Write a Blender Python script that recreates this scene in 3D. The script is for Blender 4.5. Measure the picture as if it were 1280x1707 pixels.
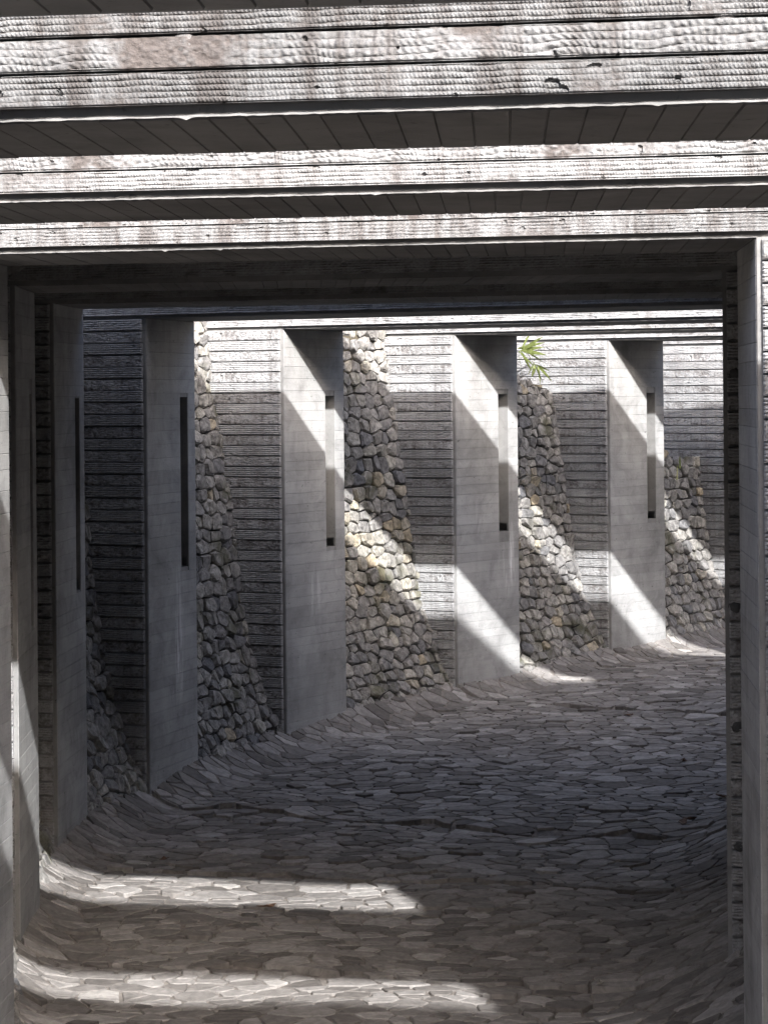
import bpy, math, random
import numpy as np
from mathutils import Vector

for o in list(bpy.data.objects): bpy.data.objects.remove(o, do_unlink=True)
SC = bpy.context.scene
COL = SC.collection
rng = random.Random(11)
NR = np.random.RandomState(5)

# ------------------------------------------------------------------ camera
EYE = 4.3                       # camera height above the middle of the paved floor
FPX, CXP, HYP, ROLL = 3800.0, 640.0, 658.0, 0.009   # focal length, centre, horizon, roll in photograph pixels
cam = bpy.data.cameras.new('camera'); co = bpy.data.objects.new('camera', cam); COL.objects.link(co)
cam.sensor_fit = 'HORIZONTAL'; cam.sensor_width = 36.0; cam.lens = FPX / 1280 * 36
cam.shift_x = 0.0; cam.shift_y = -(853.5 - HYP) / 1280
cam.clip_start = 0.1; cam.clip_end = 3000
co.location = (0, 0, EYE)
co.rotation_euler = (math.radians(90), ROLL, 0)
SC.camera = co

# ------------------------------------------------------------------ sky, sun, exposure
SUN_E, SUN_A = math.radians(33.8), math.radians(15.5)
SDIR = Vector((-math.sin(SUN_A) * math.cos(SUN_E), math.cos(SUN_A) * math.cos(SUN_E), -math.sin(SUN_E)))
world = bpy.data.worlds.new('World'); SC.world = world; world.use_nodes = True
wn = world.node_tree.nodes; wl = world.node_tree.links
sky = wn.new('ShaderNodeTexSky'); sky.sky_type = 'NISHITA'; sky.sun_disc = False; sky.air_density = 0.75; sky.dust_density = 6.0; sky.ozone_density = 0.5
sky.sun_elevation = SUN_E; sky.sun_rotation = math.atan2(-SDIR.x, -SDIR.y)
bg = wn['Background']; bg.inputs['Strength'].default_value = 0.15
wl.new(sky.outputs['Color'], bg.inputs['Color'])
sl = bpy.data.lights.new('sun', 'SUN'); sl.energy = 3.1; sl.angle = math.radians(0.9); sl.color = (1.0, 0.955, 0.89)
so = bpy.data.objects.new('sun', sl); COL.objects.link(so)
so.rotation_euler = SDIR.to_track_quat('-Z', 'Y').to_euler(); so.location = (10, -20, 30)
vs = SC.view_settings
vs.view_transform = 'Standard'; vs.look = 'None'; vs.gamma = 1.0; vs.use_curve_mapping = False
vs.exposure = 1.82
vs.use_white_balance = True; vs.white_balance_temperature = 6050
SC.cycles.max_bounces = 12; SC.cycles.diffuse_bounces = 10; SC.cycles.sample_clamp_indirect = 8.0

# ------------------------------------------------------------------ helpers
def unpx(x, y):
    dx, dy = x - CXP, y - HYP; c, s = math.cos(ROLL), math.sin(ROLL)
    return dx * c - dy * s, dx * s + dy * c
def at(x, y, Z):                      # a point of the place measured from the photograph, at its own depth
    a, b = unpx(x, y)
    return Vector((a * Z / FPX, Z, EYE - b * Z / FPX))
def to_px(p):
    a = p[0] / p[1] * FPX; b = -(p[2] - EYE) / p[1] * FPX; c, s = math.cos(ROLL), math.sin(ROLL)
    return CXP + a * c + b * s, HYP - a * s + b * c

def mesh_from(name, V, Fc, tint=None, smooth=False):
    me = bpy.data.meshes.new(name)
    me.from_pydata([tuple(v) for v in V], [], Fc)
    if smooth: me.polygons.foreach_set('use_smooth', [True] * len(me.polygons))
    if tint is not None:
        at_ = me.attributes.new('tint', 'FLOAT', 'FACE'); at_.data.foreach_set('value', np.asarray(tint, np.float32))
    me.update()
    return me
def add(name, me, mat, parent=None, loc=(0, 0, 0), rz=0.0, kind=None):
    o = bpy.data.objects.new(name, me); COL.objects.link(o)
    if me is not None and mat is not None and not me.materials: me.materials.append(mat)
    o.location = loc; o.rotation_euler = (0, 0, rz)
    if parent: o.parent = parent
    if kind: o['kind'] = kind
    return o
def thing(name, loc, label, cat, group=None):
    o = bpy.data.objects.new(name, None); COL.objects.link(o); o.location = loc
    o.empty_display_size = 0.2
    o['label'] = label; o['category'] = cat
    if group: o['group'] = group
    return o
def tag(o, label, cat, group=None):
    o['label'] = label; o['category'] = cat
    if group: o['group'] = group
    return o
def rel(V, root): 
    l = Vector(root.location); return [Vector(v) - l for v in V]

# value noise on a numpy grid
def vnoise(x, y, seed):
    r = np.random.RandomState(seed); T = r.rand(64, 64)
    xi = np.floor(x).astype(int); yi = np.floor(y).astype(int); fx = x - xi; fy = y - yi
    fx = fx * fx * (3 - 2 * fx); fy = fy * fy * (3 - 2 * fy)
    a = T[xi % 64, yi % 64]; b = T[(xi + 1) % 64, yi % 64]; c = T[xi % 64, (yi + 1) % 64]; d = T[(xi + 1) % 64, (yi + 1) % 64]
    return (a * (1 - fx) + b * fx) * (1 - fy) + (c * (1 - fx) + d * fx) * fy

# ------------------------------------------------------------------ materials
def new_mat(name, rough=0.85):
    m = bpy.data.materials.new(name); m.use_nodes = True
    nt = m.node_tree; b = nt.nodes['Principled BSDF']; b.inputs['Roughness'].default_value = rough
    b.inputs['Specular IOR Level'].default_value = 0.25
    return m, nt, b
class NT:
    def __init__(s, nt): s.nt = nt
    def n(s, t, **kw):
        nd = s.nt.nodes.new(t)
        for k, v in kw.items(): setattr(nd, k, v)
        return nd
    def l(s, a, b): s.nt.links.new(a, b)
    def pos(s, scale=(1, 1, 1)):
        g = s.n('ShaderNodeNewGeometry'); mp = s.n('ShaderNodeMapping'); mp.inputs['Scale'].default_value = scale
        s.l(g.outputs['Position'], mp.inputs['Vector']); return mp.outputs['Vector']
    def noise(s, vec, scale, detail=4, rough=0.55, dist=0):
        t = s.n('ShaderNodeTexNoise'); t.inputs['Scale'].default_value = scale; t.inputs['Detail'].default_value = detail
        t.inputs['Roughness'].default_value = rough; t.inputs['Distortion'].default_value = dist
        s.l(vec, t.inputs['Vector']); return t.outputs['Fac']
    def ramp(s, fac, stops):
        r = s.n('ShaderNodeValToRGB'); e = r.color_ramp.elements
        while len(e) < len(stops): e.new(0.5)
        for el, (p, c) in zip(e, stops):
            el.position = p; el.color = (c[0], c[1], c[2], 1) if isinstance(c, tuple) else (c, c, c, 1)
        s.l(fac, r.inputs['Fac']); return r.outputs['Color']
    def mix(s, a, b, fac, mode='MIX'):
        m = s.n('ShaderNodeMix', data_type='RGBA', blend_type=mode)
        for sock, v in ((m.inputs[0], fac), (m.inputs[6], a), (m.inputs[7], b)):
            if hasattr(v, 'is_linked'): s.l(v, sock)
            elif isinstance(v, tuple): sock.default_value = (*v, 1)
            else: sock.default_value = v
        return m.outputs[2]
    def bump(s, h, strength, dist, prev=None):
        b = s.n('ShaderNodeBump'); b.inputs['Strength'].default_value = strength; b.inputs['Distance'].default_value = dist
        s.l(h, b.inputs['Height'])
        if prev: s.l(prev, b.inputs['Normal'])
        return b.outputs['Normal']

STREAKS = [(at(307, 1085, 23.9), 0.16, 0.75, 0.9), (at(300, 975, 23.9), 0.10, 0.3, 0.5), (at(848, 930, 29.9), 0.16, 0.55, 0.8), (at(522, 985, 26.8), 0.2, 0.35, 0.4)]
def concrete_smooth(name, base=0.30, tint=(1.0, 1.0, 1.0), wood=True):
    m, nt, b = new_mat(name, 0.8); N = NT(nt)
    p = N.pos(); big = N.noise(p, 0.9, 5, 0.6, 0.4); fine = N.noise(N.pos((1.6, 1.6, 45)), 2.2, 5, 0.7, 0.3)
    streak = N.noise(N.pos((3, 3, 0.5)), 1.2, 5, 0.65, 0.6)
    c = lambda k: (base * k * tint[0], base * k * tint[1], base * k * tint[2])
    col = N.ramp(big, [(0.3, c(0.62)), (0.48, c(0.95)), (0.7, c(1.25))])
    col = N.mix(col, N.ramp(streak, [(0.35, 0.62), (0.6, 1.0)]), 0.25, 'MULTIPLY')
    if wood: col = N.mix(col, N.ramp(fine, [(0.3, 0.7), (0.65, 1.0)]), 0.4, 'MULTIPLY')
    oi = N.n('ShaderNodeObjectInfo'); col = N.mix(col, N.ramp(oi.outputs['Random'], [(0.0, 0.80), (1.0, 1.0)]), 0.8, 'MULTIPLY')
    blot = N.noise(p, 2.6, 7, 0.72, 1.0); col = N.mix(col, N.ramp(blot, [(0.34, 0.55), (0.52, 1.0)]), 0.5, 'MULTIPLY')
    knots = N.noise(N.pos((1, 1, 1.8)), 13, 3, 0.6, 0.3); col = N.mix(col, N.ramp(knots, [(0.25, 0.25), (0.33, 1.0)]), 0.7, 'MULTIPLY')
    pores = N.noise(p, 55, 2, 0.5); col = N.mix(col, N.ramp(pores, [(0.27, 0.4), (0.33, 1.0)]), 0.5, 'MULTIPLY')
    for (P, sx, sz, amt) in STREAKS if wood else ():
        g = N.n('ShaderNodeNewGeometry'); sb = N.n('ShaderNodeVectorMath', operation='SUBTRACT'); sb.inputs[1].default_value = P; N.l(g.outputs['Position'], sb.inputs[0])
        ml = N.n('ShaderNodeVectorMath', operation='MULTIPLY'); ml.inputs[1].default_value = (1 / sx, 1 / sx, 1 / sz); N.l(sb.outputs[0], ml.inputs[0])
        ln = N.n('ShaderNodeVectorMath', operation='LENGTH'); N.l(ml.outputs[0], ln.inputs[0])
        msk = N.ramp(ln.outputs['Value'], [(0.25, 1.0), (1.0, 0.0)])
        nz_ = N.ramp(N.noise(N.pos((14, 14, 1.2)), 1.5, 5, 0.7, 0.4), [(0.46, 0.0), (0.62, amt)])
        col = N.mix(col, (0.78, 0.78, 0.78), N.mix(msk, nz_, 1.0, 'MULTIPLY'))
    N.l(col, b.inputs['Base Color'])
    nb = N.bump(fine, 0.35, 0.004); nb = N.bump(N.noise(p, 30, 5, 0.6), 0.35, 0.006, nb); N.l(nb, b.inputs['Normal'])
    return m
def concrete_rope(name, base=0.33, brown=0.5):
    m, nt, b = new_mat(name, 0.9); N = NT(nt)
    p = N.pos(); big = N.noise(p, 1.3, 5, 0.62, 0.5); streak = N.noise(N.pos((9, 9, 0.7)), 1.5, 5, 0.65)
    col = N.ramp(big, [(0.3, base * 0.75), (0.55, base), (0.75, base * 1.15)])
    col = N.mix(col, N.ramp(streak, [(0.36, (0.52, 0.475, 0.455)), (0.58, (1.0, 1.0, 1.0))]), brown, 'MULTIPLY')
    da = N.n('ShaderNodeAttribute', attribute_name='groove_shade_dirt'); col = N.mix(col, (0.10, 0.085, 0.078), N.ramp(da.outputs['Fac'], [(0.1, 0.0), (0.9, 0.9)]))  # brown tone painted in for shade in the grooves, plus dirt
    grain = N.noise(p, 70, 4, 0.65); col = N.mix(col, N.ramp(grain, [(0.3, 0.5), (0.55, 1.0)]), 0.6, 'MULTIPLY')
    oi = N.n('ShaderNodeObjectInfo'); col = N.mix(col, N.ramp(oi.outputs['Random'], [(0.0, 0.82), (1.0, 1.0)]), 0.8, 'MULTIPLY')
    N.l(col, b.inputs['Base Color'])
    nb = N.bump(N.noise(N.pos((1, 1, 1.6)), 48, 5, 0.65), 0.6, 0.012); N.l(nb, b.inputs['Normal'])
    return m
def stone_mat(name, stops, scale=9, moss=0.0, bump=0.02, nmix=0.9):
    m, nt, b = new_mat(name, 0.85); N = NT(nt)
    a = N.n('ShaderNodeAttribute', attribute_name='tint'); p = N.pos()
    col = N.ramp(a.outputs['Fac'], stops)
    n1 = N.noise(p, scale, 6, 0.65, 0.6); col = N.mix(col, N.ramp(n1, [(0.32, 0.38), (0.48, 0.92), (0.64, 1.5)]), nmix, 'MULTIPLY')
    if moss:
        mo = N.noise(p, 1.7, 4, 0.6); z = N.n('ShaderNodeSeparateXYZ'); g = N.n('ShaderNodeNewGeometry'); N.l(g.outputs['Position'], z.inputs[0])
        col = N.mix(col, (0.055, 0.055, 0.018), N.mix((0, 0, 0), N.ramp(mo, [(0.54, 0.0), (0.66, moss)]), 1.0))
    N.l(col, b.inputs['Base Color'])
    nb = N.bump(n1, 0.8, bump); nb = N.bump(N.noise(p, scale * 5, 4, 0.6), 0.4, bump * 0.3, nb); N.l(nb, b.inputs['Normal'])
    return m
def plain_mat(name, col, rough=0.9, nscale=12, var=0.35):
    m, nt, b = new_mat(name, rough); N = NT(nt); n1 = N.noise(N.pos(), nscale, 5, 0.6)
    c = N.ramp(n1, [(0.3, tuple(x * (1 - var) for x in col)), (0.7, tuple(x * (1 + var) for x in col))])
    N.l(c, b.inputs['Base Color']); N.l(N.bump(n1, 0.5, 0.02), b.inputs['Normal'])
    return m
M = dict(
    smooth=concrete_smooth('board_formed_concrete', 0.40, (1.0, 0.99, 0.97)),
    core=concrete_smooth('cast_concrete', 0.27, (1.0, 0.985, 0.96), wood=False),
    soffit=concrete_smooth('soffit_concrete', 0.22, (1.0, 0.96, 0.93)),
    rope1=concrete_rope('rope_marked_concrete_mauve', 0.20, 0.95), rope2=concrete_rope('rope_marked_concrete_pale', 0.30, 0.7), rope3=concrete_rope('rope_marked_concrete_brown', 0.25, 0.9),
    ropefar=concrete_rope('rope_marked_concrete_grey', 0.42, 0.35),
    patch=plain_mat('mortar_patch', (0.15, 0.142, 0.138), 0.9, 40, 0.3),
    dark_disc=plain_mat('dark_patch', (0.08, 0.08, 0.08), 0.8, 20, 0.3),
    rubble=stone_mat('rubble_stone', [(0.0, (0.13, 0.13, 0.135)), (0.35, (0.225, 0.215, 0.203)), (0.7, (0.305, 0.29, 0.263)), (0.88, (0.34, 0.32, 0.275)), (1.0, (0.35, 0.295, 0.21))], 15, 0.65, 0.03),
    slate=stone_mat('paving_slate', [(0.0, (0.12, 0.109, 0.10)), (0.45, (0.205, 0.19, 0.177)), (0.8, (0.28, 0.263, 0.248)), (1.0, (0.34, 0.32, 0.30))], 14, 0.0, 0.005, 0.45),
    mortar=plain_mat('floor_mortar', (0.19, 0.17, 0.152), 0.95, 18, 0.4),
    gap=plain_mat('wall_packing', (0.05, 0.047, 0.043), 0.95, 10, 0.4),
    earth=plain_mat('earth', (0.10, 0.085, 0.06), 0.95, 3, 0.4),
)

# ------------------------------------------------------------------ the row of portal frames (front left top corner, face yaw, reveal heading)
PITCH = 0.1216
T0 = 0.83
# k: x, y of inner top left corner in the photograph, depth, face yaw, reveal heading, thickness, opening width, lintel height, left floor drop, middle floor drop, right rise
FR = {}
def frame(k, C, a, b, th, W, Hl, el, ec, rr):
    a, b = math.radians(a), math.radians(b)
    FR[k] = dict(C=Vector(C), w=Vector((math.cos(a), -math.sin(a), 0)), u=Vector((math.sin(b), math.cos(b), 0)),
                 uR=(Vector((math.sin(a), math.cos(a), 0)) if k >= 4 else Vector((math.sin(b), math.cos(b), 0))), a=a, th=th, W=W, Hl=Hl, el=el, ec=ec, rr=rr, top=C[2])
zt = EYE + T0
frame(0, (-1.55, 4.05, zt), 7.5, 3, 1.0, 4.5, 0.95, 3.7, 4.2, .4)
frame(1, (-1.75, 6.92, zt), 8.3, 3, 1.0, 4.6, 0.72, 3.9, 4.2, .4)
frame(2, (-2.10, 9.72, zt), 9.3, 3, 1.13, 4.7, 0.82, 3.95, 4.2, .35)
frame(3, (-2.43, 13.10, zt), 11, 4, 1.15, 4.52, 1.0, 4.03, 4.2, .35)
frame(4, at(23, 475, 17.0), 13, -2, 1.25, 5.24, 1.0, 4.03, 4.2, .35)
frame(5, at(88, 505, 20.3), 12.5, 4.1, 1.3, 6.1, 1.0, 4.03, 4.2, .35)
frame(6, at(242, 530, 23.15), 22.5, 17.5, 1.3, 6.2, 0.98, 4.0, 4.17, .35)
frame(7, at(471, 548, 26.24), 24.3, 31.3, 1.3, 6.2, 1.10, 3.91, 4.07, .3)
frame(8, at(757, 558, 29.07), 25.8, 41.1, 1.3, 6.2, 1.14, 3.73, 3.9, .3)
frame(9, at(1014, 567, 31.72), 31.0, 42.4, 1.3, 6.2, 1.1, 3.56, 3.72, .3)
frame(10, (FR[9]['C'] + Vector((2.2, 2.6, -0.02))), 37, 46, 1.3, 6.2, 1.1, 3.45, 3.75, .4)
frame(11, (FR[10]['C'] + Vector((2.7, 2.3, 0))), 42, 49, 1.3, 6.2, 1.1, 3.4, 3.7, .4)
LW = 2.2                                                    # leg width outwards
ZV = Vector((0, 0, 1))

# -- lookup of the floor height at a plan position
LK = sorted(FR)
def station(x, y):
    prev = None
    for k in LK:
        f = FR[k]; C = f['C']; w = f['w']; d = (x - C.x) * (-w.y) + (y - C.y) * w.x     # distance beyond the frame's front plane
        if d < 0: break
        prev = (k, d)
    if prev is None: k0, k1, t = LK[0], LK[1], 0.0
    elif prev[0] == LK[-1]: k0, k1, t = LK[-2], LK[-1], 1.0
    else:
        k0 = prev[0]; k1 = k0 + 1; d0 = prev[1]; t = d0 / (d0 - d)
    return k0, k1, t
def lerp(a, b, t): return a + (b - a) * t
def section(x, y):
    k0, k1, t = station(x, y); A, B = FR[k0], FR[k1]
    L = lerp(A['C'], B['C'], t); R = lerp(A['C'] + A['w'] * A['W'], B['C'] + B['w'] * B['W'], t)
    W = math.hypot(R.x - L.x, R.y - L.y); wx, wy = (R.x - L.x) / W, (R.y - L.y) / W
    v = (x - L.x) * wx + (y - L.y) * wy
    return v, W, lerp(A['el'], B['el'], t), lerp(A['ec'], B['ec'], t), lerp(A['rr'], B['rr'], t)
def floor_z(x, y):
    v, W, el, ec, rr = section(x, y)
    st = 0.0                                     # low uneven step in the paving at some of the frames
    for kk, hs in ((4, .03), (5, .03), (6, .045), (8, .035)):
        f = FR[kk]; d = (x - f['C'].x) * (-f['w'].y) + (y - f['C'].y) * f['w'].x
        if 0 <= d < 1.6:
            m = min(1, max(0, (v - .5) / .3)) * min(1, max(0, (W - v - .7) / .3)) if kk != 8 else 1
            st = hs * (1 - d / 1.6) * m * max(0.0, 0.45 + 0.6 * math.sin(v * 2.9 + kk * 1.9) + 0.25 * math.sin(v * 9.1))
    cl = max(0.0, 1 - max(v, -0.1) / 0.42) ** 1.6 * (ec - el)
    cr = max(0.0, 1 - max(W - v, -0.1) / 1.0) ** 1.8 * rr * 0.85
    return EYE - ec + cl + cr + st + 0.018 * math.sin(x * 2.1 + y * 1.3) + 0.012 * math.sin(y * 4.1 - x * 1.7)

# ------------------------------------------------------------------ ground and banks
def sheet(name, rows, mat, kind='structure'):
    V = [p for r in rows for p in r]; n = len(rows[0]); Fc = []
    for i in range(len(rows) - 1):
        for j in range(n - 1): Fc.append((i * n + j, i * n + j + 1, (i + 1) * n + j + 1, (i + 1) * n + j))
    return add(name, mesh_from(name, V, Fc), mat, kind=kind)
g = sheet('ground', [[(x, y, -2.5) for x in (-900, -100, 0, 100, 900)] for y in (-900, -100, 0, 100, 900)], M['earth'])
def wall_top(t):             # height of the banks relative to the eye along the path (frame number)
    return float(np.interp(t, [0, 7.9, 8.3, 9.0, 9.3, 10, 12], [0.95, 0.95, 0.2, 0.15, -1.0, -1.0, -1.0]))
def bank(name, side, offs):
    rows = []
    for k in LK[:-1]:
        for t in (0.0, 0.29, 0.31, 0.45, 0.59, 0.61, 0.7, 0.95):
            A, B = FR[k], FR[k + 1]; w = lerp(A['w'], B['w'], t).normalized()
            P = lerp(A['C'], B['C'], t) if side < 0 else lerp(A['C'] + A['w'] * A['W'], B['C'] + B['w'] * B['W'], t)
            row = []
            for i, v in enumerate(offs):
                h = (wall_top(k + t) if side < 0 else 0.15)
                if 3.3 < k + t < 5.6: h = 1.78  # banks raised under the deck to shut out side light
                h = h if i else -0.9
                z = EYE + h - 0.05 + (0.25 * min(1, max(0, v - 2.4) / 3)) + (0.08 * math.sin(3 * k + 7 * t + v) if i else 0)
                if i == 0: z = EYE + h - 0.12
                q = P + w * side * v; row.append((q.x, q.y, z))
            rows.append(row)
    if side < 0: rows = [r[::-1] for r in rows]
    return sheet(name, rows, M['earth'])
bank('bank_left', -1, [0.97, 1.02, 1.3, 2.0, 2.6, 4, 7, 14, 40])
bank('bank_right', 1, [0.97, 1.02, 1.3, 2.0, 2.6, 4, 7, 14, 30])

# ------------------------------------------------------------------ paved floor: mortar bed and slates
def clip(poly, nx, ny, c):             # keep nx*x+ny*y <= c
    out = []; n = len(poly)
    for i in range(n):
        a, b = poly[i], poly[(i + 1) % n]
        da = nx * a[0] + ny * a[1] - c; db = nx * b[0] + ny * b[1] - c
        if da <= 0: out.append(a)
        if (da < 0 < db) or (db < 0 < da):
            t = da / (da - db); out.append((a[0] + (b[0] - a[0]) * t, a[1] + (b[1] - a[1]) * t))
    return out
def cells(pts, wts, R, gap, box=None):
    H = {}
    for i, p in enumerate(pts): H.setdefault((int(math.floor(p[0] / R)), int(math.floor(p[1] / R))), []).append(i)
    res = []
    for i, p in enumerate(pts):
        poly = [(p[0] - R, p[1] - R), (p[0] + R, p[1] - R), (p[0] + R, p[1] + R), (p[0] - R, p[1] + R)]
        if box:
            for nx, ny, c in ((-1, 0, -box[0]), (1, 0, box[1]), (0, -1, -box[2]), (0, 1, box[3])): poly = clip(poly, nx, ny, c) if poly else poly
        cx, cy = int(math.floor(p[0] / R)), int(math.floor(p[1] / R)); gp = gap * (0.6 + 0.8 * rng.random())
        nb = [j for a in (-2, -1, 0, 1, 2) for b in (-2, -1, 0, 1, 2) for j in H.get((cx + a, cy + b), ()) if j != i]
        for j in nb:
            q = pts[j]; dx, dy = q[0] - p[0], q[1] - p[1]; d = math.hypot(dx, dy)
            if d > 2 * R or not poly: continue
            m = (d * d + wts[i] - wts[j]) / (2 * d) - gp / 2
            poly = clip(poly, dx / d, dy / d, (dx * p[0] + dy * p[1]) / d + m)
        res.append(poly)
    return res
def area(poly): return 0.5 * abs(sum(poly[i][0] * poly[(i + 1) % len(poly)][1] - poly[(i + 1) % len(poly)][0] * poly[i][1] for i in range(len(poly))))
def simplify(poly, mind):
    out = []
    for p in poly:
        if not out or math.hypot(p[0] - out[-1][0], p[1] - out[-1][1]) > mind: out.append(p)
    if len(out) > 2 and math.hypot(out[0][0] - out[-1][0], out[0][1] - out[-1][1]) < mind: out.pop()
    return out
def ccw(poly):
    s = sum(poly[i][0] * poly[(i + 1) % len(poly)][1] - poly[(i + 1) % len(poly)][0] * poly[i][1] for i in range(len(poly)))
    return poly if s > 0 else poly[::-1]

# mortar bed
rows = []
for k in LK[1:-1]:
    for t in [0.0, 0.008] + list(np.arange(1, 16) / 16) + [0.992]:
        A, B = FR[k], FR[k + 1]; L = lerp(A['C'], B['C'], t); R = lerp(A['C'] + A['w'] * A['W'], B['C'] + B['w'] * B['W'], t); row = []
        for j in range(41):
            s_ = -0.12 + 1.24 * j / 40; q = lerp(L, R, s_); row.append((q.x, q.y, floor_z(q.x, q.y) - (0.06 if (t < 0.01 and k in (4, 5, 6, 8)) else 0.012)))
        rows.append(row)
FLOOR = sheet('floor', rows, M['mortar'])
# slates, laid out in plan
pts = []; grid = {}
def far_enough(x, y, r):
    cx, cy = int(x / 0.3), int(y / 0.3)
    for a in (-2, -1, 0, 1, 2):
        for b in (-2, -1, 0, 1, 2):
            for (px_, py_, pr) in grid.get((cx + a, cy + b), ()):
                if ((px_ - x) * 0.66) ** 2 + ((py_ - y) * 1.0) ** 2 < (0.5 * (r + pr)) ** 2: return False
    return True
tries = 0
joints = []                                    # the straight joint across the floor at each frame
while tries < 80000:
    tries += 1
    y = 13.2 + 24.5 * rng.random(); x = -3.2 + 10.8 * rng.random()
    if x > 640 / 3800 * y + 0.6: continue
    v, W, *_ = section(x, y)
    if v < -0.25 or v > W + 0.25: continue
    r = rng.choice((0.07, 0.10, 0.12, 0.15, 0.18, 0.22))
    if far_enough(x, y, r):
        grid.setdefault((int(x / 0.3), int(y / 0.3)), []).append((x, y, r)); pts.append((x, y, r))
P2 = [(p[0] * 0.68, p[1]) for p in pts]
polys = cells(P2, [p[2] ** 2 * 0.25 for p in pts], 0.42, 0.018)
slates = []
for p, poly in zip(pts, polys):
    poly = simplify([(q[0] / 0.68, q[1]) for q in ccw(poly)], 0.02) if len(poly) > 2 else []
    if len(poly) < 3 or area(poly) < 0.006: continue
    # cut along the joint lines of the frames
    k0, k1, t = station(p[0], p[1]); f = FR[k0]; C = f['C']; w = f['w']
    for kk in (k0, k1):
        f = FR[kk]; C = f['C']; nx, ny = -f['w'].y, f['w'].x; c = C.x * nx + C.y * ny; d = p[0] * nx + p[1] * ny - c
        if kk in (4, 5, 6, 8):
            jw = rng.choice((0.005, 0.007, 0.012, 0.03))
            poly = clip(poly, nx, ny, c - jw) if d < 0 else clip(poly, -nx, -ny, -(c + jw))
            if len(poly) < 3: break
    poly = simplify(poly, 0.02)
    if len(poly) < 3 or area(poly) < 0.004: continue
    # a chipped outline
    out = []
    n = len(poly)
    for i in range(n):
        a, b = poly[i], poly[(i + 1) % n]; out.append((a[0] + rng.gauss(0, .006), a[1] + rng.gauss(0, .006)))
        L = math.hypot(b[0] - a[0], b[1] - a[1])
        if L > 0.11:
            tt = rng.uniform(.3, .7); off = rng.gauss(0, .009)
            out.append((lerp(a[0], b[0], tt) + (b[1] - a[1]) / L * off, lerp(a[1], b[1], tt) - (b[0] - a[0]) / L * off))
    cx = sum(q[0] for q in out) / len(out); cy = sum(q[1] for q in out) / len(out)
    lift = 0.002 + 0.006 * rng.random() + (0.02 if rng.random() < 0.04 else 0); tx, ty = rng.gauss(0, .008), rng.gauss(0, .009)
    V = []; n = len(out); Fc = []
    for ins, dz in ((1.0, -0.06), (1.0, -0.005), (0.93, 0.0)):
        for q in out:
            X = cx + (q[0] - cx) * ins; Y = cy + (q[1] - cy) * ins
            V.append((X, Y, floor_z(X, Y) + lift + dz + (X - cx) * tx + (Y - cy) * ty))
    for r_ in (0, 1):
        for i in range(n): Fc.append((r_ * n + i, r_ * n + (i + 1) % n, (r_ + 1) * n + (i + 1) % n, (r_ + 1) * n + i))
    Fc.append(tuple(range(2 * n, 3 * n)))
    pp = [to_px(V[2 * n + i]) for i in range(n)]
    vis = area(pp) if all(30 < q[0] < 1200 and q[1] < 1705 for q in pp) else 0.0
    hole = abs(to_px((cx, cy, floor_z(cx, cy)))[0] - 932) < 17 and abs(to_px((cx, cy, floor_z(cx, cy)))[1] - 1390) < 7
    if hole: continue
    slates.append((vis, cx, cy, V, Fc, min(1, max(0, rng.gauss(0.45, 0.28)))))
slates.sort(key=lambda s: -s[0])
bigV, bigF, bigT = [], [], []
for i, (vis, cx, cy, V, Fc, tn) in enumerate(slates):
    if i < 300:
        z0 = V[0][2]; me = mesh_from('paving_stone', [(v[0] - cx, v[1] - cy, v[2] - z0) for v in V], Fc, [tn] * len(Fc))
        add('paving_stone', me, M['slate'], FLOOR, (cx, cy, z0))
    else:
        b = len(bigV); bigV += V; bigF += [tuple(b + q for q in f) for f in Fc]; bigT += [tn] * len(Fc)
add('paving_stones', mesh_from('paving_stones', bigV, bigF, bigT), M['slate'], FLOOR, kind='stuff')
print('slates', len(slates))

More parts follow.
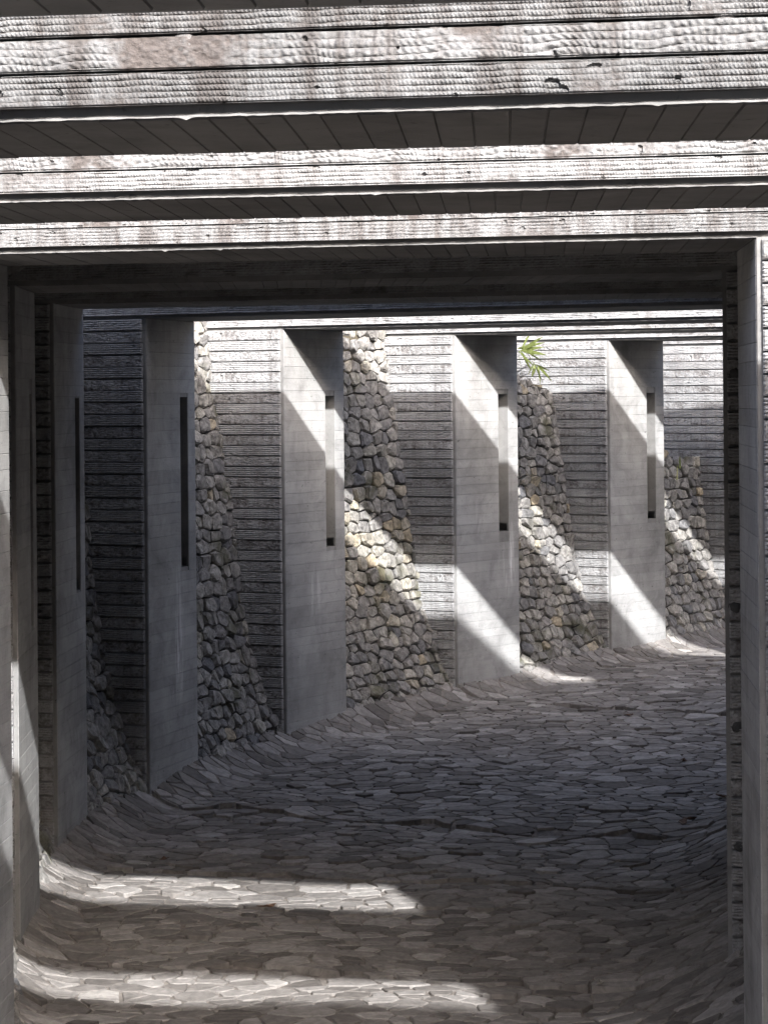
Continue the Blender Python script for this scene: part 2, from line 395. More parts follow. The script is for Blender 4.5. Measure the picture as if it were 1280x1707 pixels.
# ------------------------------------------------------------------ portal frames
def band_mesh(name, L, H, dx, dz, typ, seed, proud=0.028, deep=1.0):
    nx = max(2, int(L / dx)); nz = max(3, int(round(H / dz)))
    x = np.linspace(0, L, nx + 1); z = np.linspace(0, H, nz + 1); X, Z = np.meshgrid(x, z, indexing='ij')
    o = seed * 13.7
    warp = (vnoise(X * 9 + o, Z * 9, seed) - .5)
    ero = vnoise(X * 5 + o, Z * 8 + 3, seed + 1)
    fine = vnoise(X * 70 + o, Z * 85, seed + 2) * .6 + vnoise(X * 34 + o, Z * 40, seed + 3) * .4
    if typ == 'rope':
        rw = 0.0185 if deep == 1.0 else 0.0222; r = Z / rw + warp * (0.45 if deep == 1.0 else 0.15); fr = r % 1.0
        prof = np.sqrt(np.clip(1 - (2 * fr - 1) ** 2, 0, 1))
        tw = np.abs(np.sin(np.pi * (X / 0.0125 + 0.7 * fr + 0.37 * np.floor(r) + warp * 1.0)))
        keep = np.clip((ero - .02) * 2.6, .35, 1)
        h = keep * (0.0062 * prof + 0.0045 * tw * prof) + 0.006 * fine + (1 - keep) * 0.008
    else:
        r = Z / 0.024 + warp * 0.9; fr = r % 1.0; prof = np.sqrt(np.clip(1 - (2 * fr - 1) ** 2, 0, 1))
        tw = 0.5 + 0.5 * np.sin(2 * np.pi * (X / 0.022 + 0.5 * fr + 0.31 * np.floor(r) + warp * 3))
        keep = np.clip((ero - .2) * 2.0, 0, .95) * (1.0 if deep == 1.0 else 0.35)
        h = keep * (0.0062 * prof + 0.0045 * tw * prof) + 0.009 * fine + 0.004 * vnoise(X * 16, Z * 16, seed + 7)
    h = h * deep
    edge = np.clip(np.minimum(Z, H - Z) / 0.006, 0, 1); edge[0, :] *= 0.3; edge[-1, :] *= 0.3
    pits = (vnoise(X * 22 + o, Z * 26, seed + 9) > 0.93) * 0.012
    Y = -(proud - 0.012 + h - pits) * (0.5 + 0.5 * edge)
    # thin drip fin at the lower edge
    Y[:, 0] = -(proud * 0.95 + 0.006 * vnoise(X[:, 0] * 25, X[:, 0] * 0, seed + 4))
    Y[:, -1] = -(proud * 0.5)
    V = np.stack([X, Y, Z], -1).reshape(-1, 3)
    Vb0 = np.stack([x, 0 * x + 0.002, 0 * x], -1); Vb1 = np.stack([x, 0 * x + 0.002, 0 * x + H], -1)
    V = np.concatenate([V, Vb0, Vb1]); n1 = nz + 1
    i, j = np.meshgrid(np.arange(nx), np.arange(nz), indexing='ij'); i = i.ravel(); j = j.ravel()
    Q = np.stack([i * n1 + j, (i + 1) * n1 + j, (i + 1) * n1 + j + 1, i * n1 + j + 1], -1)
    b0 = (nx + 1) * n1; b1 = b0 + nx + 1; ii = np.arange(nx)
    Qb = np.stack([b0 + ii, b0 + ii + 1, (ii + 1) * n1, ii * n1], -1); Qt = np.stack([ii * n1 + nz, (ii + 1) * n1 + nz, b1 + ii + 1, b1 + ii], -1)
    Fs = np.concatenate([Q, Qb, Qt])
    ends = [tuple([b0] + list(range(0, n1)) + [b1]), tuple([b1 + nx] + [nx * n1 + q for q in range(nz, -1, -1)] + [b0 + nx])]
    me = bpy.data.meshes.new(name); me.from_pydata(V.tolist(), [], Fs.tolist() + ends)
    groove_shade_dirt = np.clip((0.010 - h / deep) / 0.008 + (0.6 * np.clip((.27 - ero) * 5, 0, 1) if deep == 1.0 else 0), 0, 1).ravel(); groove_shade_dirt = np.concatenate([groove_shade_dirt, np.zeros(2 * (nx + 1))]).astype(np.float32)  # groove shade painted by relief depth, plus dirt patches on the lintels
    at_ = me.attributes.new('groove_shade_dirt', 'FLOAT', 'POINT'); at_.data.foreach_set('value', groove_shade_dirt); me.update()
    return me
BH = PITCH - 0.011
LEGB = {}
for typ in ('rope', 'rough'):
    LEGB[typ] = [band_mesh('concrete_band', LW - 0.03, BH, 0.011, 0.0036, typ, 20 + q * 5 + (70 if typ == 'rough' else 0), 0.032, 1.35) for q in range(8)]
LIP = 0.032
def prism_leg(f, side, zb, slot=None):
    """leg core; plan is a parallelogram between the reveal (inner side) and LW outwards; slot=(u0,u1,z0,z1) cut in the reveal"""
    C, w, u, th = f['C'], f['w'], (f['u'] if side < 0 else f['uR']), f['th']
    out = -w if side < 0 else w
    P0 = C.copy() if side < 0 else C + w * f['W']
    z1 = f['top']
    def pt(uu, vv, z): q = P0 + u * uu + out * vv; return Vector((q.x, q.y, z))
    V, Fc = [], []
    def quad(a, b, c, d):
        i = len(V); V.extend([a, b, c, d]); Fc.append((i, i + 1, i + 2, i + 3))
    def box_sides():
        quad(pt(0, 0, zb), pt(0, 0, z1), pt(0, LW, z1), pt(0, LW, zb))           # front
        quad(pt(th, 0, zb), pt(th, LW, zb), pt(th, LW, z1), pt(th, 0, z1))       # back
        quad(pt(0, LW, zb), pt(0, LW, z1), pt(th, LW, z1), pt(th, LW, zb))       # outer
    box_sides()
    if not slot: quad(pt(0, 0, zb), pt(th, 0, zb), pt(th, 0, z1), pt(0, 0, z1))
    else:
        a, b, s0, s1 = slot; d = 0.55; nh = 0.10; nd = 0.14
        quad(pt(0, 0, zb), pt(a, 0, zb), pt(a, 0, z1), pt(0, 0, z1)); quad(pt(b, 0, zb), pt(th, 0, zb), pt(th, 0, z1), pt(b, 0, z1))
        quad(pt(a, 0, zb), pt(b, 0, zb), pt(b, 0, s0), pt(a, 0, s0)); quad(pt(a, 0, s1), pt(b, 0, s1), pt(b, 0, z1), pt(a, 0, z1))
        quad(pt(a, 0, s0), pt(a, d, s0), pt(a, d, s1), pt(a, 0, s1))                               # near jamb
        quad(pt(b, 0, s0 + nh), pt(b, 0, s1), pt(b, d, s1), pt(b, d, s0 + nh))                     # far jamb above the notch
        quad(pt(a, 0, s1), pt(a, d, s1), pt(b, d, s1), pt(b, 0, s1)); quad(pt(a, 0, s0), pt(b, 0, s0), pt(b, d, s0), pt(a, d, s0))
        quad(pt(a, d, s0), pt(b, d, s0), pt(b, d, s1), pt(a, d, s1))
        # notch behind the far jamb
        e = 0.02
        quad(pt(b, e, s0), pt(b + nd, e, s0), pt(b + nd, e, s0 + nh), pt(b, e, s0 + nh)); quad(pt(b, d, s0), pt(b, d, s0 + nh), pt(b + nd, d, s0 + nh), pt(b + nd, d, s0))
        quad(pt(b + nd, e, s0), pt(b + nd, d, s0), pt(b + nd, d, s0 + nh), pt(b + nd, e, s0 + nh)); quad(pt(b, e, s0), pt(b, d, s0), pt(b + nd, d, s0), pt(b + nd, e, s0))
        quad(pt(b, e, s0 + nh), pt(b + nd, e, s0 + nh), pt(b + nd, d, s0 + nh), pt(b, d, s0 + nh))
        quad(pt(b, 0, s0), pt(b, 0, s0 + nh), pt(b, e, s0 + nh), pt(b, e, s0))
    return V, Fc
BRD = {}
def board(name, L, H, seedless=0):
    """thin cast board imprint, local x along, z up, proud along -y; ends and edges eased"""
    key = (round(L, 3), round(H, 3))
    if key in BRD: return BRD[key]
    e = 0.0022; V = []
    for y, i in ((0.003, 0), (-0.0045, 0), (-0.0065, e)):
        V += [(i, y, i), (L - i, y, i), (L - i, y, H - i), (i, y, H - i)]
    Fc = [(8, 9, 10, 11)]
    for r in (0, 4):
        for q in range(4): Fc.append((r + q, r + (q + 1) % 4, r + 4 + (q + 1) % 4, r + 4 + q))
    BRD[key] = mesh_from(name, V, Fc); return BRD[key]

LAB = {
 0: 'concrete lintel frame just above the viewer, dark underside at the very top edge',
 1: 'nearest sunlit rope-marked concrete lintel, tallest bright band across the top',
 2: 'second sunlit concrete lintel from the top, below the tallest bright band',
 3: 'concrete portal frame whose sunlit lintel and right leg border the dark opening',
 4: 'black shaded concrete portal frame edging the view on left and right',
 5: 'dark shaded concrete portal with leg beside the leftmost wall of stones',
 6: 'concrete portal leg with pale lime streaks and a black slot, fully shaded',
 7: 'concrete portal leg with one slanting sun band, left of the ochre tinted stones',
 8: 'concrete portal leg with two sun bands, one reaching the floor',
 9: 'far right concrete portal leg with dappled light near its foot',
 10: 'farthest ribbed concrete portal face, partly hidden at the right behind the black leg',
 11: 'hidden concrete portal round the bend',
}
ROOT = {}
for k in LK:
    f = FR[k]; C, w, u, th, W, Hl, top = f['C'], f['w'], f['u'], f['th'], f['W'], f['Hl'], f['top']
    zb = EYE - f['ec'] - 0.5
    root = thing('portal_frame', (C.x, C.y, EYE - f['el']), LAB[k], 'portal frame', 'concrete portal frames along the passage'); ROOT[k] = root
    R0 = Vector(root.location)
    slot = None
    if 4 <= k <= 9: slot = (0.685 * th, 0.835 * th, EYE - 1.8, EYE - 0.005 + (0.035 if k == 4 else 0))
    legs = {}
    for side in (-1, 1):
        V, Fc = prism_leg(f, side, zb, slot if side < 0 else None)
        legs[side] = add('leg', mesh_from('leg', rel(V, root), Fc), M['core'], root)
    # lintel core
    A0 = C - w * LW; V = []
    for z in (top, top + Hl):
        for uu, vv in ((0, 0), (0, W + 2 * LW), (th, W + 2 * LW), (th, 0)):
            q = A0 + w * vv + (u if vv == 0 else f['uR']) * uu; V.append((q.x, q.y, z))
    Fc = [(0, 3, 2, 1), (4, 5, 6, 7), (0, 1, 5, 4), (1, 2, 6, 5), (2, 3, 7, 6), (3, 0, 4, 7)]
    lin = add('lintel', mesh_from('lintel', rel(V, root), Fc), M['core'], root)
    # rope marked bands on the front of the legs
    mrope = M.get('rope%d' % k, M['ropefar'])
    def legbands(side, z_lo):
        n = 0; z = top - LIP * 0 - PITCH
        base = C - w * LW if side < 0 else C + w * (W + 0.03)
        while z > z_lo:
            typ = 'rope' if (n + k) % 2 == 0 else 'rough'
            me = LEGB[typ][rng.randrange(8)]
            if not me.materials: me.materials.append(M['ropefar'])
            add('concrete_band', me, None, legs[side], (base.x - R0.x, base.y - R0.y, z + rng.gauss(0, .0015) - R0.z), -f['a'])
            n += 1; z -= PITCH
    if 4 <= k <= 10: legbands(-1, EYE - f['ec'] - 0.05)
    if k in (3, 4): legbands(1, EYE - f['ec'] - 0.05)
    # bands on the lintel
    nb = {0: 0, 1: 3, 2: 3, 3: 3, 11: 0}.get(k, 3)
    dxz = {1: (0.0038, 0.003), 2: (0.0055, 0.0042), 3: (0.008, 0.006)}.get(k, (0.02, 0.009))
    lo, hi = (-LW, W + LW)
    if k in (1, 2): lo, hi = -0.6, W + 0.6
    if k >= 7: hi = W
    p = {1: 0.105}.get(k, PITCH); z = top + (LIP if True else 0)
    first = {2: 0.09, 3: 0.105}.get(k, p)
    for n in range(nb):
        h = first if n == 0 else p
        typ = 'rope' if n % 2 == 0 else 'rough'
        me = band_mesh('concrete_band', hi - lo, h - 0.004, dxz[0], dxz[1], typ, 200 + k * 20 + n, 0.040 if k <= 3 else 0.034)
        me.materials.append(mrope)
        q = C + w * lo
        add('concrete_band', me, None, lin, (q.x - R0.x, q.y - R0.y, z - R0.z), -f['a'])
        z += h
    if k in (1, 2, 3):
        r5 = random.Random(k); nn_ = int(W / 0.02); V = []
        for q_ in range(nn_ + 1):
            e_ = 0.001 + 0.0025 * r5.random() + (0.010 * r5.random() if r5.random() < 0.012 else 0)
            V += [(q_ * W / nn_, -0.002, 0.006 + 0.003 * r5.random()), (q_ * W / nn_, -0.003, -e_), (q_ * W / nn_, 0.006, -e_)]
        Fc = []
        for q_ in range(nn_): b_ = 3 * q_; Fc += [(b_ + 1, b_ + 4, b_ + 3, b_), (b_ + 2, b_ + 5, b_ + 4, b_ + 1)]
        add('drip_edge', mesh_from('drip_edge', V, Fc), M['core'], lin, (C.x - R0.x, C.y - R0.y, top - R0.z), -f['a'])
    # board marks on the reveals
    def boards(side, leg):
        if side < 0: P0 = C; ang = math.pi / 2 - math.atan2(u.x, u.y)      # local x runs along u; proud side must face the opening
        else: P0 = C + w * W; ang = 0
        z = top - 0.004; n = 0
        while z > EYE - f['ec'] + 0.02:
            H = round(rng.uniform(.095, .145), 2); z0 = z - H
            spans = [(0.012, th - 0.006)]
            if slot and side < 0 and z > slot[2] - 0.004 and z0 < slot[3] + 0.004: spans = [(0.012, slot[0] - 0.004), (slot[1] + 0.004, th - 0.006)]
            elif rng.random() < 0.04:
                c = rng.uniform(.3, .7) * th; spans = [(0.012, c - 0.002), (c + 0.002, th - 0.006)]
            for a, b in spans:
                if side < 0:
                    q = P0 + u * a; me = board('board_mark', round(b - a, 2), round(H, 2) - 0.002); rz = math.atan2(u.y, u.x)
                else:
                    q = P0 + u * b; me = board('board_mark', round(b - a, 2), round(H, 2) - 0.002); rz = math.atan2(-u.y, -u.x)
                add('board_mark', me, M['smooth'], leg, (q.x - R0.x, q.y - R0.y, z0 - R0.z), rz)
            z -= round(H, 2)
    if 3 <= k <= 9: boards(-1, legs[-1])
    if k == 3: boards(1, legs[1])
    # board marks on the undersides (run front to back)
    if k <= 5:
        half = 640 / 3800 * (C.y + 1.2) + 0.3; v = 0.02
        while v < W - 0.12:
            q = C + w * v
            if abs(q.x) < half:
                Vb = []; bw = 0.112; dz = 0.006 + rng.random() * 0.003
                for zz, i in ((0.0, 0.0), (-dz, 0.0025)):
                    for uu, vv in ((0.012 + i, i), (0.012 + i, bw - 0.003 - i), (th - 0.05 - i, bw - 0.003 - i), (th - 0.05 - i, i)):
                        r_ = u * uu + w * vv; Vb.append((r_.x, r_.y, zz))
                me = mesh_from('board_mark', Vb, [(4, 5, 6, 7), (0, 1, 5, 4), (1, 2, 6, 5), (2, 3, 7, 6), (3, 0, 4, 7)])
                add('board_mark', me, M['soffit'], lin, (q.x - R0.x, q.y - R0.y, top - R0.z))
            v += 0.112

# mortar patches (filled tie holes) on the nearest lintel and small round dark discs on the black leg
def blob(name, root, parent, P, a, rx, rz_, mat, seed, proud):
    V = [(0, -proud, 0)]; n = 14; Fc = []; r = random.Random(seed)
    for q in range(n):
        j = 1 + r.uniform(-.18, .18); V.append((math.cos(q / n * 6.283) * rx * j * .7, -proud * .9, math.sin(q / n * 6.283) * rz_ * j * .7))
    for q in range(n):
        j = 1 + r.uniform(-.18, .18); V.append((math.cos(q / n * 6.283) * rx * j, 0.0, math.sin(q / n * 6.283) * rz_ * j))
    for q in range(n):
        Fc.append((0, 1 + q, 1 + (q + 1) % n)); Fc.append((1 + q, 1 + n + q, 1 + n + (q + 1) % n, 1 + (q + 1) % n))
    R0 = Vector(root.location)
    return add(name, mesh_from(name, V, Fc, smooth=True), mat, parent, P - R0, -a)
def on_face(k, x, y):                 # where a sight line meets the front plane of frame k
    f = FR[k]; nrm = Vector((-f['w'].y, f['w'].x, 0)); d = at(x, y, 1.0) - Vector((0, 0, EYE)); d = Vector((d.x, 1.0, d.z))
    s = (f['C'] - Vector((0, 0, EYE))).dot(nrm) / d.dot(nrm); return Vector((0, 0, EYE)) + d * s
def kid(k, name, n=0): return [c for c in ROOT[k].children if c.name.startswith(name)][n]
for i, (x, y) in enumerate(((310, 72), (728, 62), (1206, 36))):
    blob('mortar_patch', ROOT[1], kid(1, 'lintel'), on_face(1, x, y), FR[1]['a'], 0.036, 0.052, M['patch'], i, 0.036)
for i, (x, y) in enumerate(((1226, 622), (1226, 1012), (1229, 1212), (1233, 1410))):
    blob('dark_patch', ROOT[4], kid(4, 'leg', 1), on_face(4, x, y), FR[4]['a'], 0.05, 0.05, M['dark_disc'], i + 9, 0.04)

# ------------------------------------------------------------------ rubble walls between the legs
VZ = [(1.3, 1.05), (0.8, 0.98), (0.1, 0.91), (-0.6, 0.79), (-1.3, 0.68), (-2.0, 0.60), (-2.6, 0.52), (-3.0, 0.43), (-3.3, 0.33), (-3.6, 0.22), (-3.9, 0.08), (-4.2, -0.06), (-4.6, -0.2)]
_z = np.array([a for a, b in VZ]); _v = np.array([b for a, b in VZ])
_q = np.concatenate([[0], np.cumsum(np.hypot(np.diff(_z), np.diff(_v)))])          # arc length from the top
def rubble(k, side, label, top=None, single=True, slope=0.0):
    A, B = FR[k], FR[k + 1]
    if side < 0: P0 = A['C'] + A['u'] * A['th']; P1 = B['C'].copy(); o0, o1 = -A['w'], -B['w']
    else: P0 = A['C'] + A['w'] * A['W'] + A['uR'] * A['th']; P1 = B['C'] + B['w'] * B['W']; o0, o1 = A['w'], B['w']
    P0.z = P1.z = 0; L = (P1 - P0).length
    dz = lerp(4.0 - (A['el']), 4.0 - B['el'], .7)      # the profile follows the floor edge
    def S(a, q):
        t = a / L; z = np.interp(q, _q, _z); v = np.interp(q, _q, _v)
        zz = z + dz * np.clip((0.8 - z) / 4.8, 0, 1)
        p = lerp(P0, P1, t) + lerp(o0, o1, t) * float(v); return Vector((p.x, p.y, EYE + float(zz)))
    def N(a, q):
        e = 0.03; n = (S(a + e, q) - S(a - e, q)).cross(S(a, q + e) - S(a, q - e)).normalized()
        return n if n.dot(lerp(o0, o1, .5)) < 0 else -n
    if top is None: top = 0.95
    q0 = float(np.interp(-top, -_z, _q)); fl = (A['el'] + B['el']) / 2; q1 = float(np.interp(fl + 0.25 + dz, -_z, _q))
    base = S(L / 2, q1)
    root = thing('rubble_wall', base, label, 'stone wall', 'battered rubble walls between the portal legs')
    # packing behind the stones
    rws = []
    for i in range(13):
        rws.append([S(lerp(-0.05, L + .02, j / 6), lerp(q0 + .06 + slope * L * j / 6, q1, i / 12)) - N(lerp(0, L, j / 6), lerp(q0, q1, i / 12)) * 0.045 for j in range(7)])
    V = [p - base for r in rws for p in r]; Fc = [(i * 7 + j, i * 7 + j + 1, (i + 1) * 7 + j + 1, (i + 1) * 7 + j) for i in range(12) for j in range(6)]
    add('packing', mesh_from('packing', V, Fc), M['gap'], root)
    # courses of stones
    pts = []; wts = []; q = q0 + 0.08; row = 0
    tot = q1 - q0
    while q < q1 + 0.05:
        h = rng.uniform(0.115, 0.195); a = -rng.uniform(0, .2)
        while a < L + 0.1:
            wd = rng.choice((rng.uniform(.09, .15), rng.uniform(.14, .23), rng.uniform(.2, .31)))
            pts.append((a + wd / 2 + rng.gauss(0, .02), q + h / 2 + rng.gauss(0, .02))); wts.append(rng.uniform(0, .008)); a += wd
        q += h
    polys = cells(pts, wts, 0.42, 0.010, (0.0, L + 0.035, q0, q1 + 0.1))
    jv, jf, jt = [], [], []; found = []
    for p, poly in zip(pts, polys):
        if len(poly) < 3 or p[1] - q0 < slope * max(0, p[0]): continue
        poly = simplify(ccw(poly), 0.015)
        if len(poly) < 3 or area(poly) < 0.004: continue
        cut = []; n = len(poly)                      # round the corners
        rd = rng.uniform(.06, .22)
        for i in range(n):
            a, b, c = poly[i - 1], poly[i], poly[(i + 1) % n]
            cut.append((lerp(b[0], a[0], rd), lerp(b[1], a[1], rd))); cut.append((lerp(b[0], c[0], rd), lerp(b[1], c[1], rd)))
        cut = simplify(cut, 0.022)
        while len(cut) > 9:
            i = min(range(len(cut)), key=lambda i: math.hypot(cut[i][0] - cut[(i + 1) % len(cut)][0], cut[i][1] - cut[(i + 1) % len(cut)][1]))
            j = (i + 1) % len(cut); m = ((cut[i][0] + cut[j][0]) / 2, (cut[i][1] + cut[j][1]) / 2); cut[i] = m; cut.pop(j)
        n = len(cut)
        if n < 3: continue
        ca = sum(c[0] for c in cut) / n; cq = sum(c[1] for c in cut) / n
        nn = N(min(max(ca, .05), L - .05), cq); O = S(ca, cq); bulge = rng.uniform(.006, .028) * min(1.3, math.sqrt(area(cut)) / .17); out = rng.gauss(0, .012); ta, tq = rng.gauss(0, .13), rng.gauss(0, .13)
        V = []
        for ins, hh in ((0.96, -0.07), (1.0, -0.008), (0.80, 1.0)):
            for c in cut:
                ja = ca + (c[0] - ca) * ins; jq = cq + (c[1] - cq) * ins
                e = out + (hh if hh < 0 else bulge * (0.85 + 0.45 * rng.random()) + (ja - ca) * ta + (jq - cq) * tq)
                if hh > 0: ja += rng.gauss(0, .006); jq += rng.gauss(0, .006)
                V.append(S(ja, jq) + nn * e - O)
        V.append(nn * (out + bulge * rng.uniform(1.0, 1.35)))
        Fc = []
        for r_ in (0, 1):
            for i in range(n): Fc.append((r_ * n + i, r_ * n + (i + 1) % n, (r_ + 1) * n + (i + 1) % n, (r_ + 1) * n + i))
        for i in range(n): Fc.append((2 * n + i, 2 * n + (i + 1) % n, 3 * n))
        # orient outward
        n0 = (V[2 * n + 1] - V[2 * n]).cross(V[3 * n] - V[2 * n])
        if n0.dot(nn) < 0: Fc = [tuple(reversed(x)) for x in Fc]
        tn = min(1, max(0, rng.gauss(.40, .19))) if rng.random() > .02 else rng.uniform(.85, 1)
        if k == 7 and side < 0 and 2.4 < cq < 4.2 and rng.random() < 0.5: tn = rng.uniform(.8, 1.0)
        ox, oy = to_px(O); bk = P0.copy(); bk.z = O.z
        seen = single and ox > to_px(bk)[0] - 12 and -5 < ox < 1210 and oy < 1480
        found.append((area(cut) if seen else -1.0, V, Fc, tn, O))
    found.sort(key=lambda q_: -q_[0])
    for i, (sz, V, Fc, tn, O) in enumerate(found):
        if sz > 0 and i < 300: add('stone', mesh_from('stone', V, Fc, [tn] * len(Fc)), M['rubble'], root, O - base)
        else:
            b = len(jv); jv += [v + O - base for v in V]; jf += [tuple(b + x for x in q_) for q_ in Fc]; jt += [tn] * len(Fc)
    if jv: add('stones', mesh_from('stones', jv, jf, jt), M['rubble'], root, kind='stuff')
    return root
rubble(3, -1, 'low sliver of rubble wall at the foot of the far left legs')
rubble(4, -1, 'rubble wall mostly hidden behind the leftmost dark leg, only its foot showing')
rubble(5, -1, 'narrow dark rubble wall at far left with its low stones showing')
rubble(6, -1, 'tall shaded rubble wall with green moss at its foot')
rubble(7, -1, 'widest rubble wall, crossed by a sunlit band with ochre stones')
rubble(8, -1, 'rubble wall below the bamboo leaves, sunlit in its middle', 0.4, True, 0.16)
rubble(9, -1, 'lowest and farthest rubble wall at the right with a sloping top', -0.8, True, 0.22)
for k in (2, 3, 4, 5, 6, 7):
    rubble(k, 1, 'rubble wall on the inner side of the bend, hidden by the right leg', (1.25 if k in (3, 4, 5) else 0.2), False)

# ------------------------------------------------------------------ unseen deck, added to keep the third to fifth frames in shade
def slab(name, P, z0, z1, mat, parent, base):
    V = [Vector((p.x, p.y, z)) - base for z in (z0, z1) for p in P]; n = len(P)
    Fc = [tuple(range(n - 1, -1, -1)), tuple(range(n, 2 * n))] + [(i, (i + 1) % n, n + (i + 1) % n, n + i) for i in range(n)]
    return add(name, mesh_from(name, V, Fc), mat, parent)
A, B = FR[3], FR[5]
zl = max(FR[k]['top'] + FR[k]['Hl'] for k in (3, 4, 5)) + 0.004
Pd = [A['C'] - A['w'] * 3.0 + A['u'] * .5, A['C'] + A['w'] * (A['W'] + 3.4) + A['u'] * .5, B['C'] + B['w'] * (B['W'] + 3.4) + B['u'] * 1.35, B['C'] - B['w'] * 3.0 + B['u'] * 1.35]
base = Vector((Pd[0].x, Pd[0].y, zl))
dk = thing('shade_deck', base, 'unseen concrete deck with upstands, added over the portals to shade them', 'shade_deck')
slab('deck', Pd, zl, zl + 0.35, M['core'], dk, base)
n5 = B['u']
slab('shade_parapet', [Pd[3] - n5 * .3, Pd[2] - n5 * .3, Pd[2], Pd[3]], zl + 0.352, zl + 1.45, M['core'], dk, base)  # added upstand, height set to cut off sun through the next gap
slab('shade_parapet', [Pd[0], Pd[1], Pd[1] + A['u'] * .25, Pd[0] + A['u'] * .25], zl + 0.352, zl + 1.3, M['core'], dk, base)

# ------------------------------------------------------------------ bamboo and fallen leaves
def leaf_mat(name, c0, c1):
    m, nt, b = new_mat(name, 0.5); N = NT(nt); col = N.ramp(N.noise(N.pos(), 25, 3), [(0.3, c0), (0.7, c1)]); N.l(col, b.inputs['Base Color'])
    tr = N.n('ShaderNodeBsdfTranslucent'); N.l(col, tr.inputs['Color']); mx = N.n('ShaderNodeMixShader'); mx.inputs[0].default_value = 0.35
    out = nt.nodes['Material Output']; N.l(b.outputs[0], mx.inputs[1]); N.l(tr.outputs[0], mx.inputs[2]); N.l(mx.outputs[0], out.inputs['Surface'])
    return m
M['bamboo'] = leaf_mat('bamboo_leaf', (0.13, 0.16, 0.045), (0.25, 0.29, 0.10))
M['culm'] = plain_mat('bamboo_culm', (0.13, 0.13, 0.05), 0.5, 20, 0.3)
M['dry'] = plain_mat('dry_leaf', (0.11, 0.065, 0.042), 0.7, 30, 0.4)
M['pale'] = plain_mat('pale_chip', (0.35, 0.33, 0.29), 0.8, 30, 0.3)
def blade(P, d, L, wdt, droop, r):
    d = d.normalized(); side = d.cross(ZV); side = side.normalized() if side.length > 1e-3 else Vector((1, 0, 0))
    side = (side * math.cos(r) + ZV * math.sin(r)).normalized(); V = []; Fc = []
    for i, (t, ww) in enumerate(((0, .15), (.2, .8), (.45, 1), (.75, .6), (1, .02))):
        c = P + d * (L * t) - ZV * (droop * L * t * t); fold = ZV.cross(side) * (wdt * 0.12 * ww)
        V += [c - side * wdt * .5 * ww, c - ZV * wdt * .12 * ww, c + side * wdt * .5 * ww]
        if i:
            b = 3 * i; Fc += [(b - 3, b - 2, b + 1, b), (b - 2, b - 1, b + 2, b + 1)]
    return V, Fc
def tube(pts_, r0, r1, n=6):
    V, Fc = [], []
    for i, p in enumerate(pts_):
        d = (pts_[min(i + 1, len(pts_) - 1)] - pts_[max(i - 1, 0)]).normalized(); a = d.orthogonal().normalized(); b = d.cross(a); r = lerp(r0, r1, i / (len(pts_) - 1))
        for j in range(n): V.append(p + (a * math.cos(j / n * 6.283) + b * math.sin(j / n * 6.283)) * r)
        if i:
            for j in range(n): Fc.append(((i - 1) * n + j, (i - 1) * n + (j + 1) % n, i * n + (j + 1) % n, i * n + j))
    return V, Fc
def bamboo(label, root_at, culm, clusters):
    root = thing('bamboo_plant', root_at, label, 'plant')
    V, Fc = tube(culm, 0.008, 0.003); add('stem', mesh_from('stem', rel(V, root), Fc, smooth=True), M['culm'], root)
    for P, n, L, aim, spread in clusters:
        for i in range(n):
            an = math.radians(lerp(aim[0], aim[1], i / max(1, n - 1)) + rng.gauss(0, 7)); d = Vector((math.cos(an), rng.gauss(-.15, spread), math.sin(an)))
            V, Fc = blade(P + Vector((rng.gauss(0, .02), 0, rng.gauss(0, .02))), d, L * rng.uniform(.75, 1.15), 0.052 * rng.uniform(.8, 1.2), rng.uniform(.0, .18), rng.uniform(.6, 1.5))
            add('leaf', mesh_from('leaf', rel(V, root), Fc), M['bamboo'], root)
Zb = 31.85
b0 = at(842, 660, Zb)
bamboo('green bamboo spray hanging into the light above the stone wall', b0,
       [b0, at(846, 620, Zb), at(855, 585, Zb), at(868, 578, Zb), at(880, 590, Zb), at(890, 607, Zb)],
       [(at(866, 584, Zb), 9, 0.37, (48, -70), .3), (at(892, 606, Zb), 6, 0.26, (-15, -130), .3)])
Zc = 33.2
b1 = at(1128, 800, Zc)
bamboo('single upright bamboo shoot above the lowest stone wall', b1, [b1, at(1129, 785, Zc), at(1129, 776, Zc)], [(at(1129, 782, Zc), 1, .18, (86, 86), .05)])
def floor_hit(x, y):
    d = at(x, y, 1.0) - Vector((0, 0, EYE)); d = Vector((d.x, 1, d.z)); Z = 12.0
    while Z < 45:
        p = Vector((0, 0, EYE)) + d * Z
        if p.z < floor_z(p.x, p.y): break
        Z += 0.03
    return p
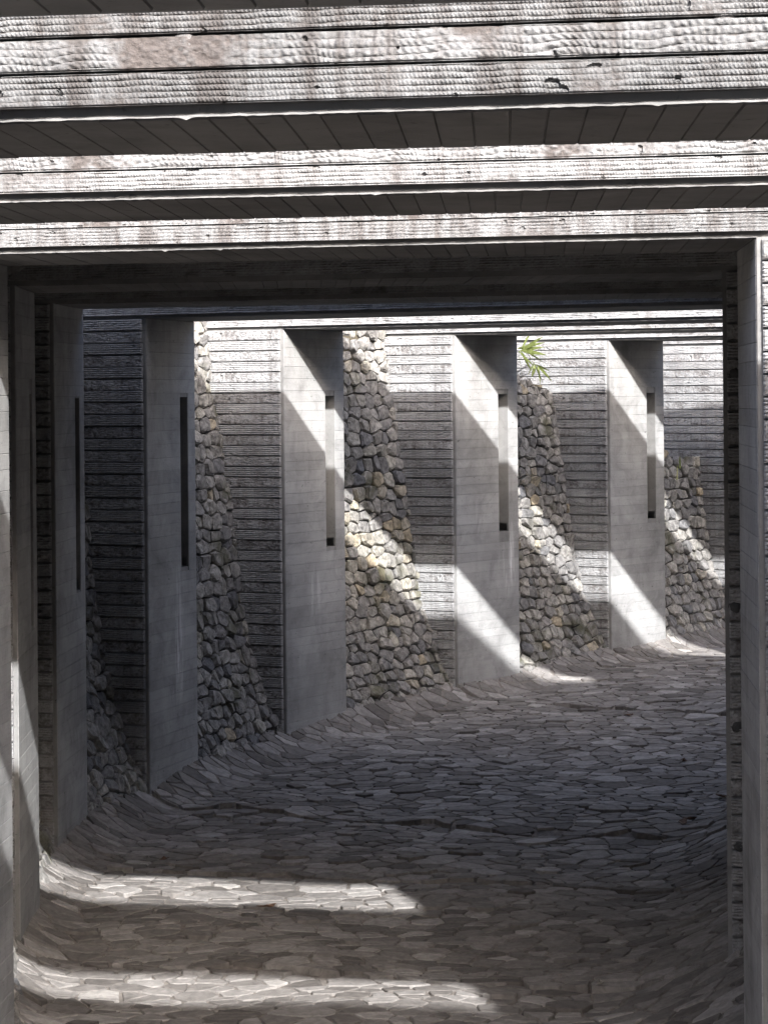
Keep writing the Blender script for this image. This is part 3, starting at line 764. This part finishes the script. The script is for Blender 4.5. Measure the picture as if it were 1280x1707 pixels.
for i, (x, y, s, mt, lab) in enumerate((
    (1205, 1332, .10, 'dry', 'curled red-brown leaf beside the black right leg'),
    (1138, 1376, .11, 'dry', 'larger brown leaf lying behind the broken joint at right'),
    (1150, 1370, .07, 'dry', 'small brown leaf next to the larger one at right'),
    (1048, 1196, .09, 'dry', 'brown leaf on the far paving right of the light foot'),
    (1140, 1272, .07, 'dry', 'dark curled leaf on the paving near the right leg'),
    (1185, 1213, .07, 'pale', 'pale chip of stone near the far right of the paving'),
    (1180, 1300, .04, 'pale', 'tiny pale chip on the paving beside the right leg'),
    (275, 1437, .06, 'dry', 'small leaf on the dark paving at left'),
    (445, 1517, .09, 'dry', 'tan leaf lying in the farther strip of sunlight'),
    (1000, 1650, .06, 'pale', 'small pale chip in the near shade at right'))):
    p = floor_hit(x, y); r = random.Random(i); V = []; n = 8
    for q in range(n):
        a = q / n * 6.283; rr_ = s * (0.5 + .5 * abs(math.cos(a))) * r.uniform(.8, 1.1); V.append((math.cos(a) * rr_, math.sin(a) * rr_ * .6, 0.022 + r.uniform(0, .03)))
    V.append((0, 0, 0.018)); Vb = [(a, b, c - .004) for a, b, c in V]
    Fc = [(q, (q + 1) % n, n) for q in range(n)] + [(n + 1 + (q + 1) % n, n + 1 + q, 2 * n + 1) for q in range(n)] + [(q, n + 1 + q, n + 1 + (q + 1) % n, (q + 1) % n) for q in range(n)]
    o = add('dry_leaf' if mt == 'dry' else 'stone_chip', mesh_from('litter', V + Vb, Fc), M[mt], None, (p.x, p.y, floor_z(p.x, p.y)), r.uniform(0, 6))
    tag(o, lab, 'leaf' if mt == 'dry' else 'stone chip', 'litter on the paving')

# terrace the viewer stands on
base = Vector((0, 0.5, EYE - 1.62))
tr = slab('terrace', [Vector((-2.99, -5.98, 0)), Vector((3.99, -5.98, 0)), Vector((3.99, 2.4, 0)), Vector((-2.99, 2.4, 0))], EYE - 6, EYE - 1.62, M['core'], None, Vector((0, 0, 0)))
tr['kind'] = 'structure'

# unseen walls added behind the viewer to keep light off the dark frames
cb = Vector((0.5, -6.0, EYE - 1.62))
ew = thing('shade_walls', cb, 'plain concrete walls added behind the viewer to darken the passage', 'wall')
slab('shade_back_wall', [Vector((-6, -6.4, 0)), Vector((7, -6.4, 0)), Vector((7, -6.0, 0)), Vector((-6, -6.0, 0))], EYE - 6, EYE + 2.6, M['core'], ew, cb)
slab('shade_side_wall', [Vector((-3.4, -5.99, 0)), Vector((-3.0, -5.99, 0)), Vector((-3.0, 3.98, 0)), Vector((-3.4, 3.98, 0))], EYE - 6, EYE + 1.6, M['core'], ew, cb)
slab('shade_side_wall', [Vector((4.0, -5.99, 0)), Vector((4.4, -5.99, 0)), Vector((4.4, 3.2, 0)), Vector((4.0, 3.2, 0))], EYE - 6, EYE + 1.6, M['core'], ew, cb)
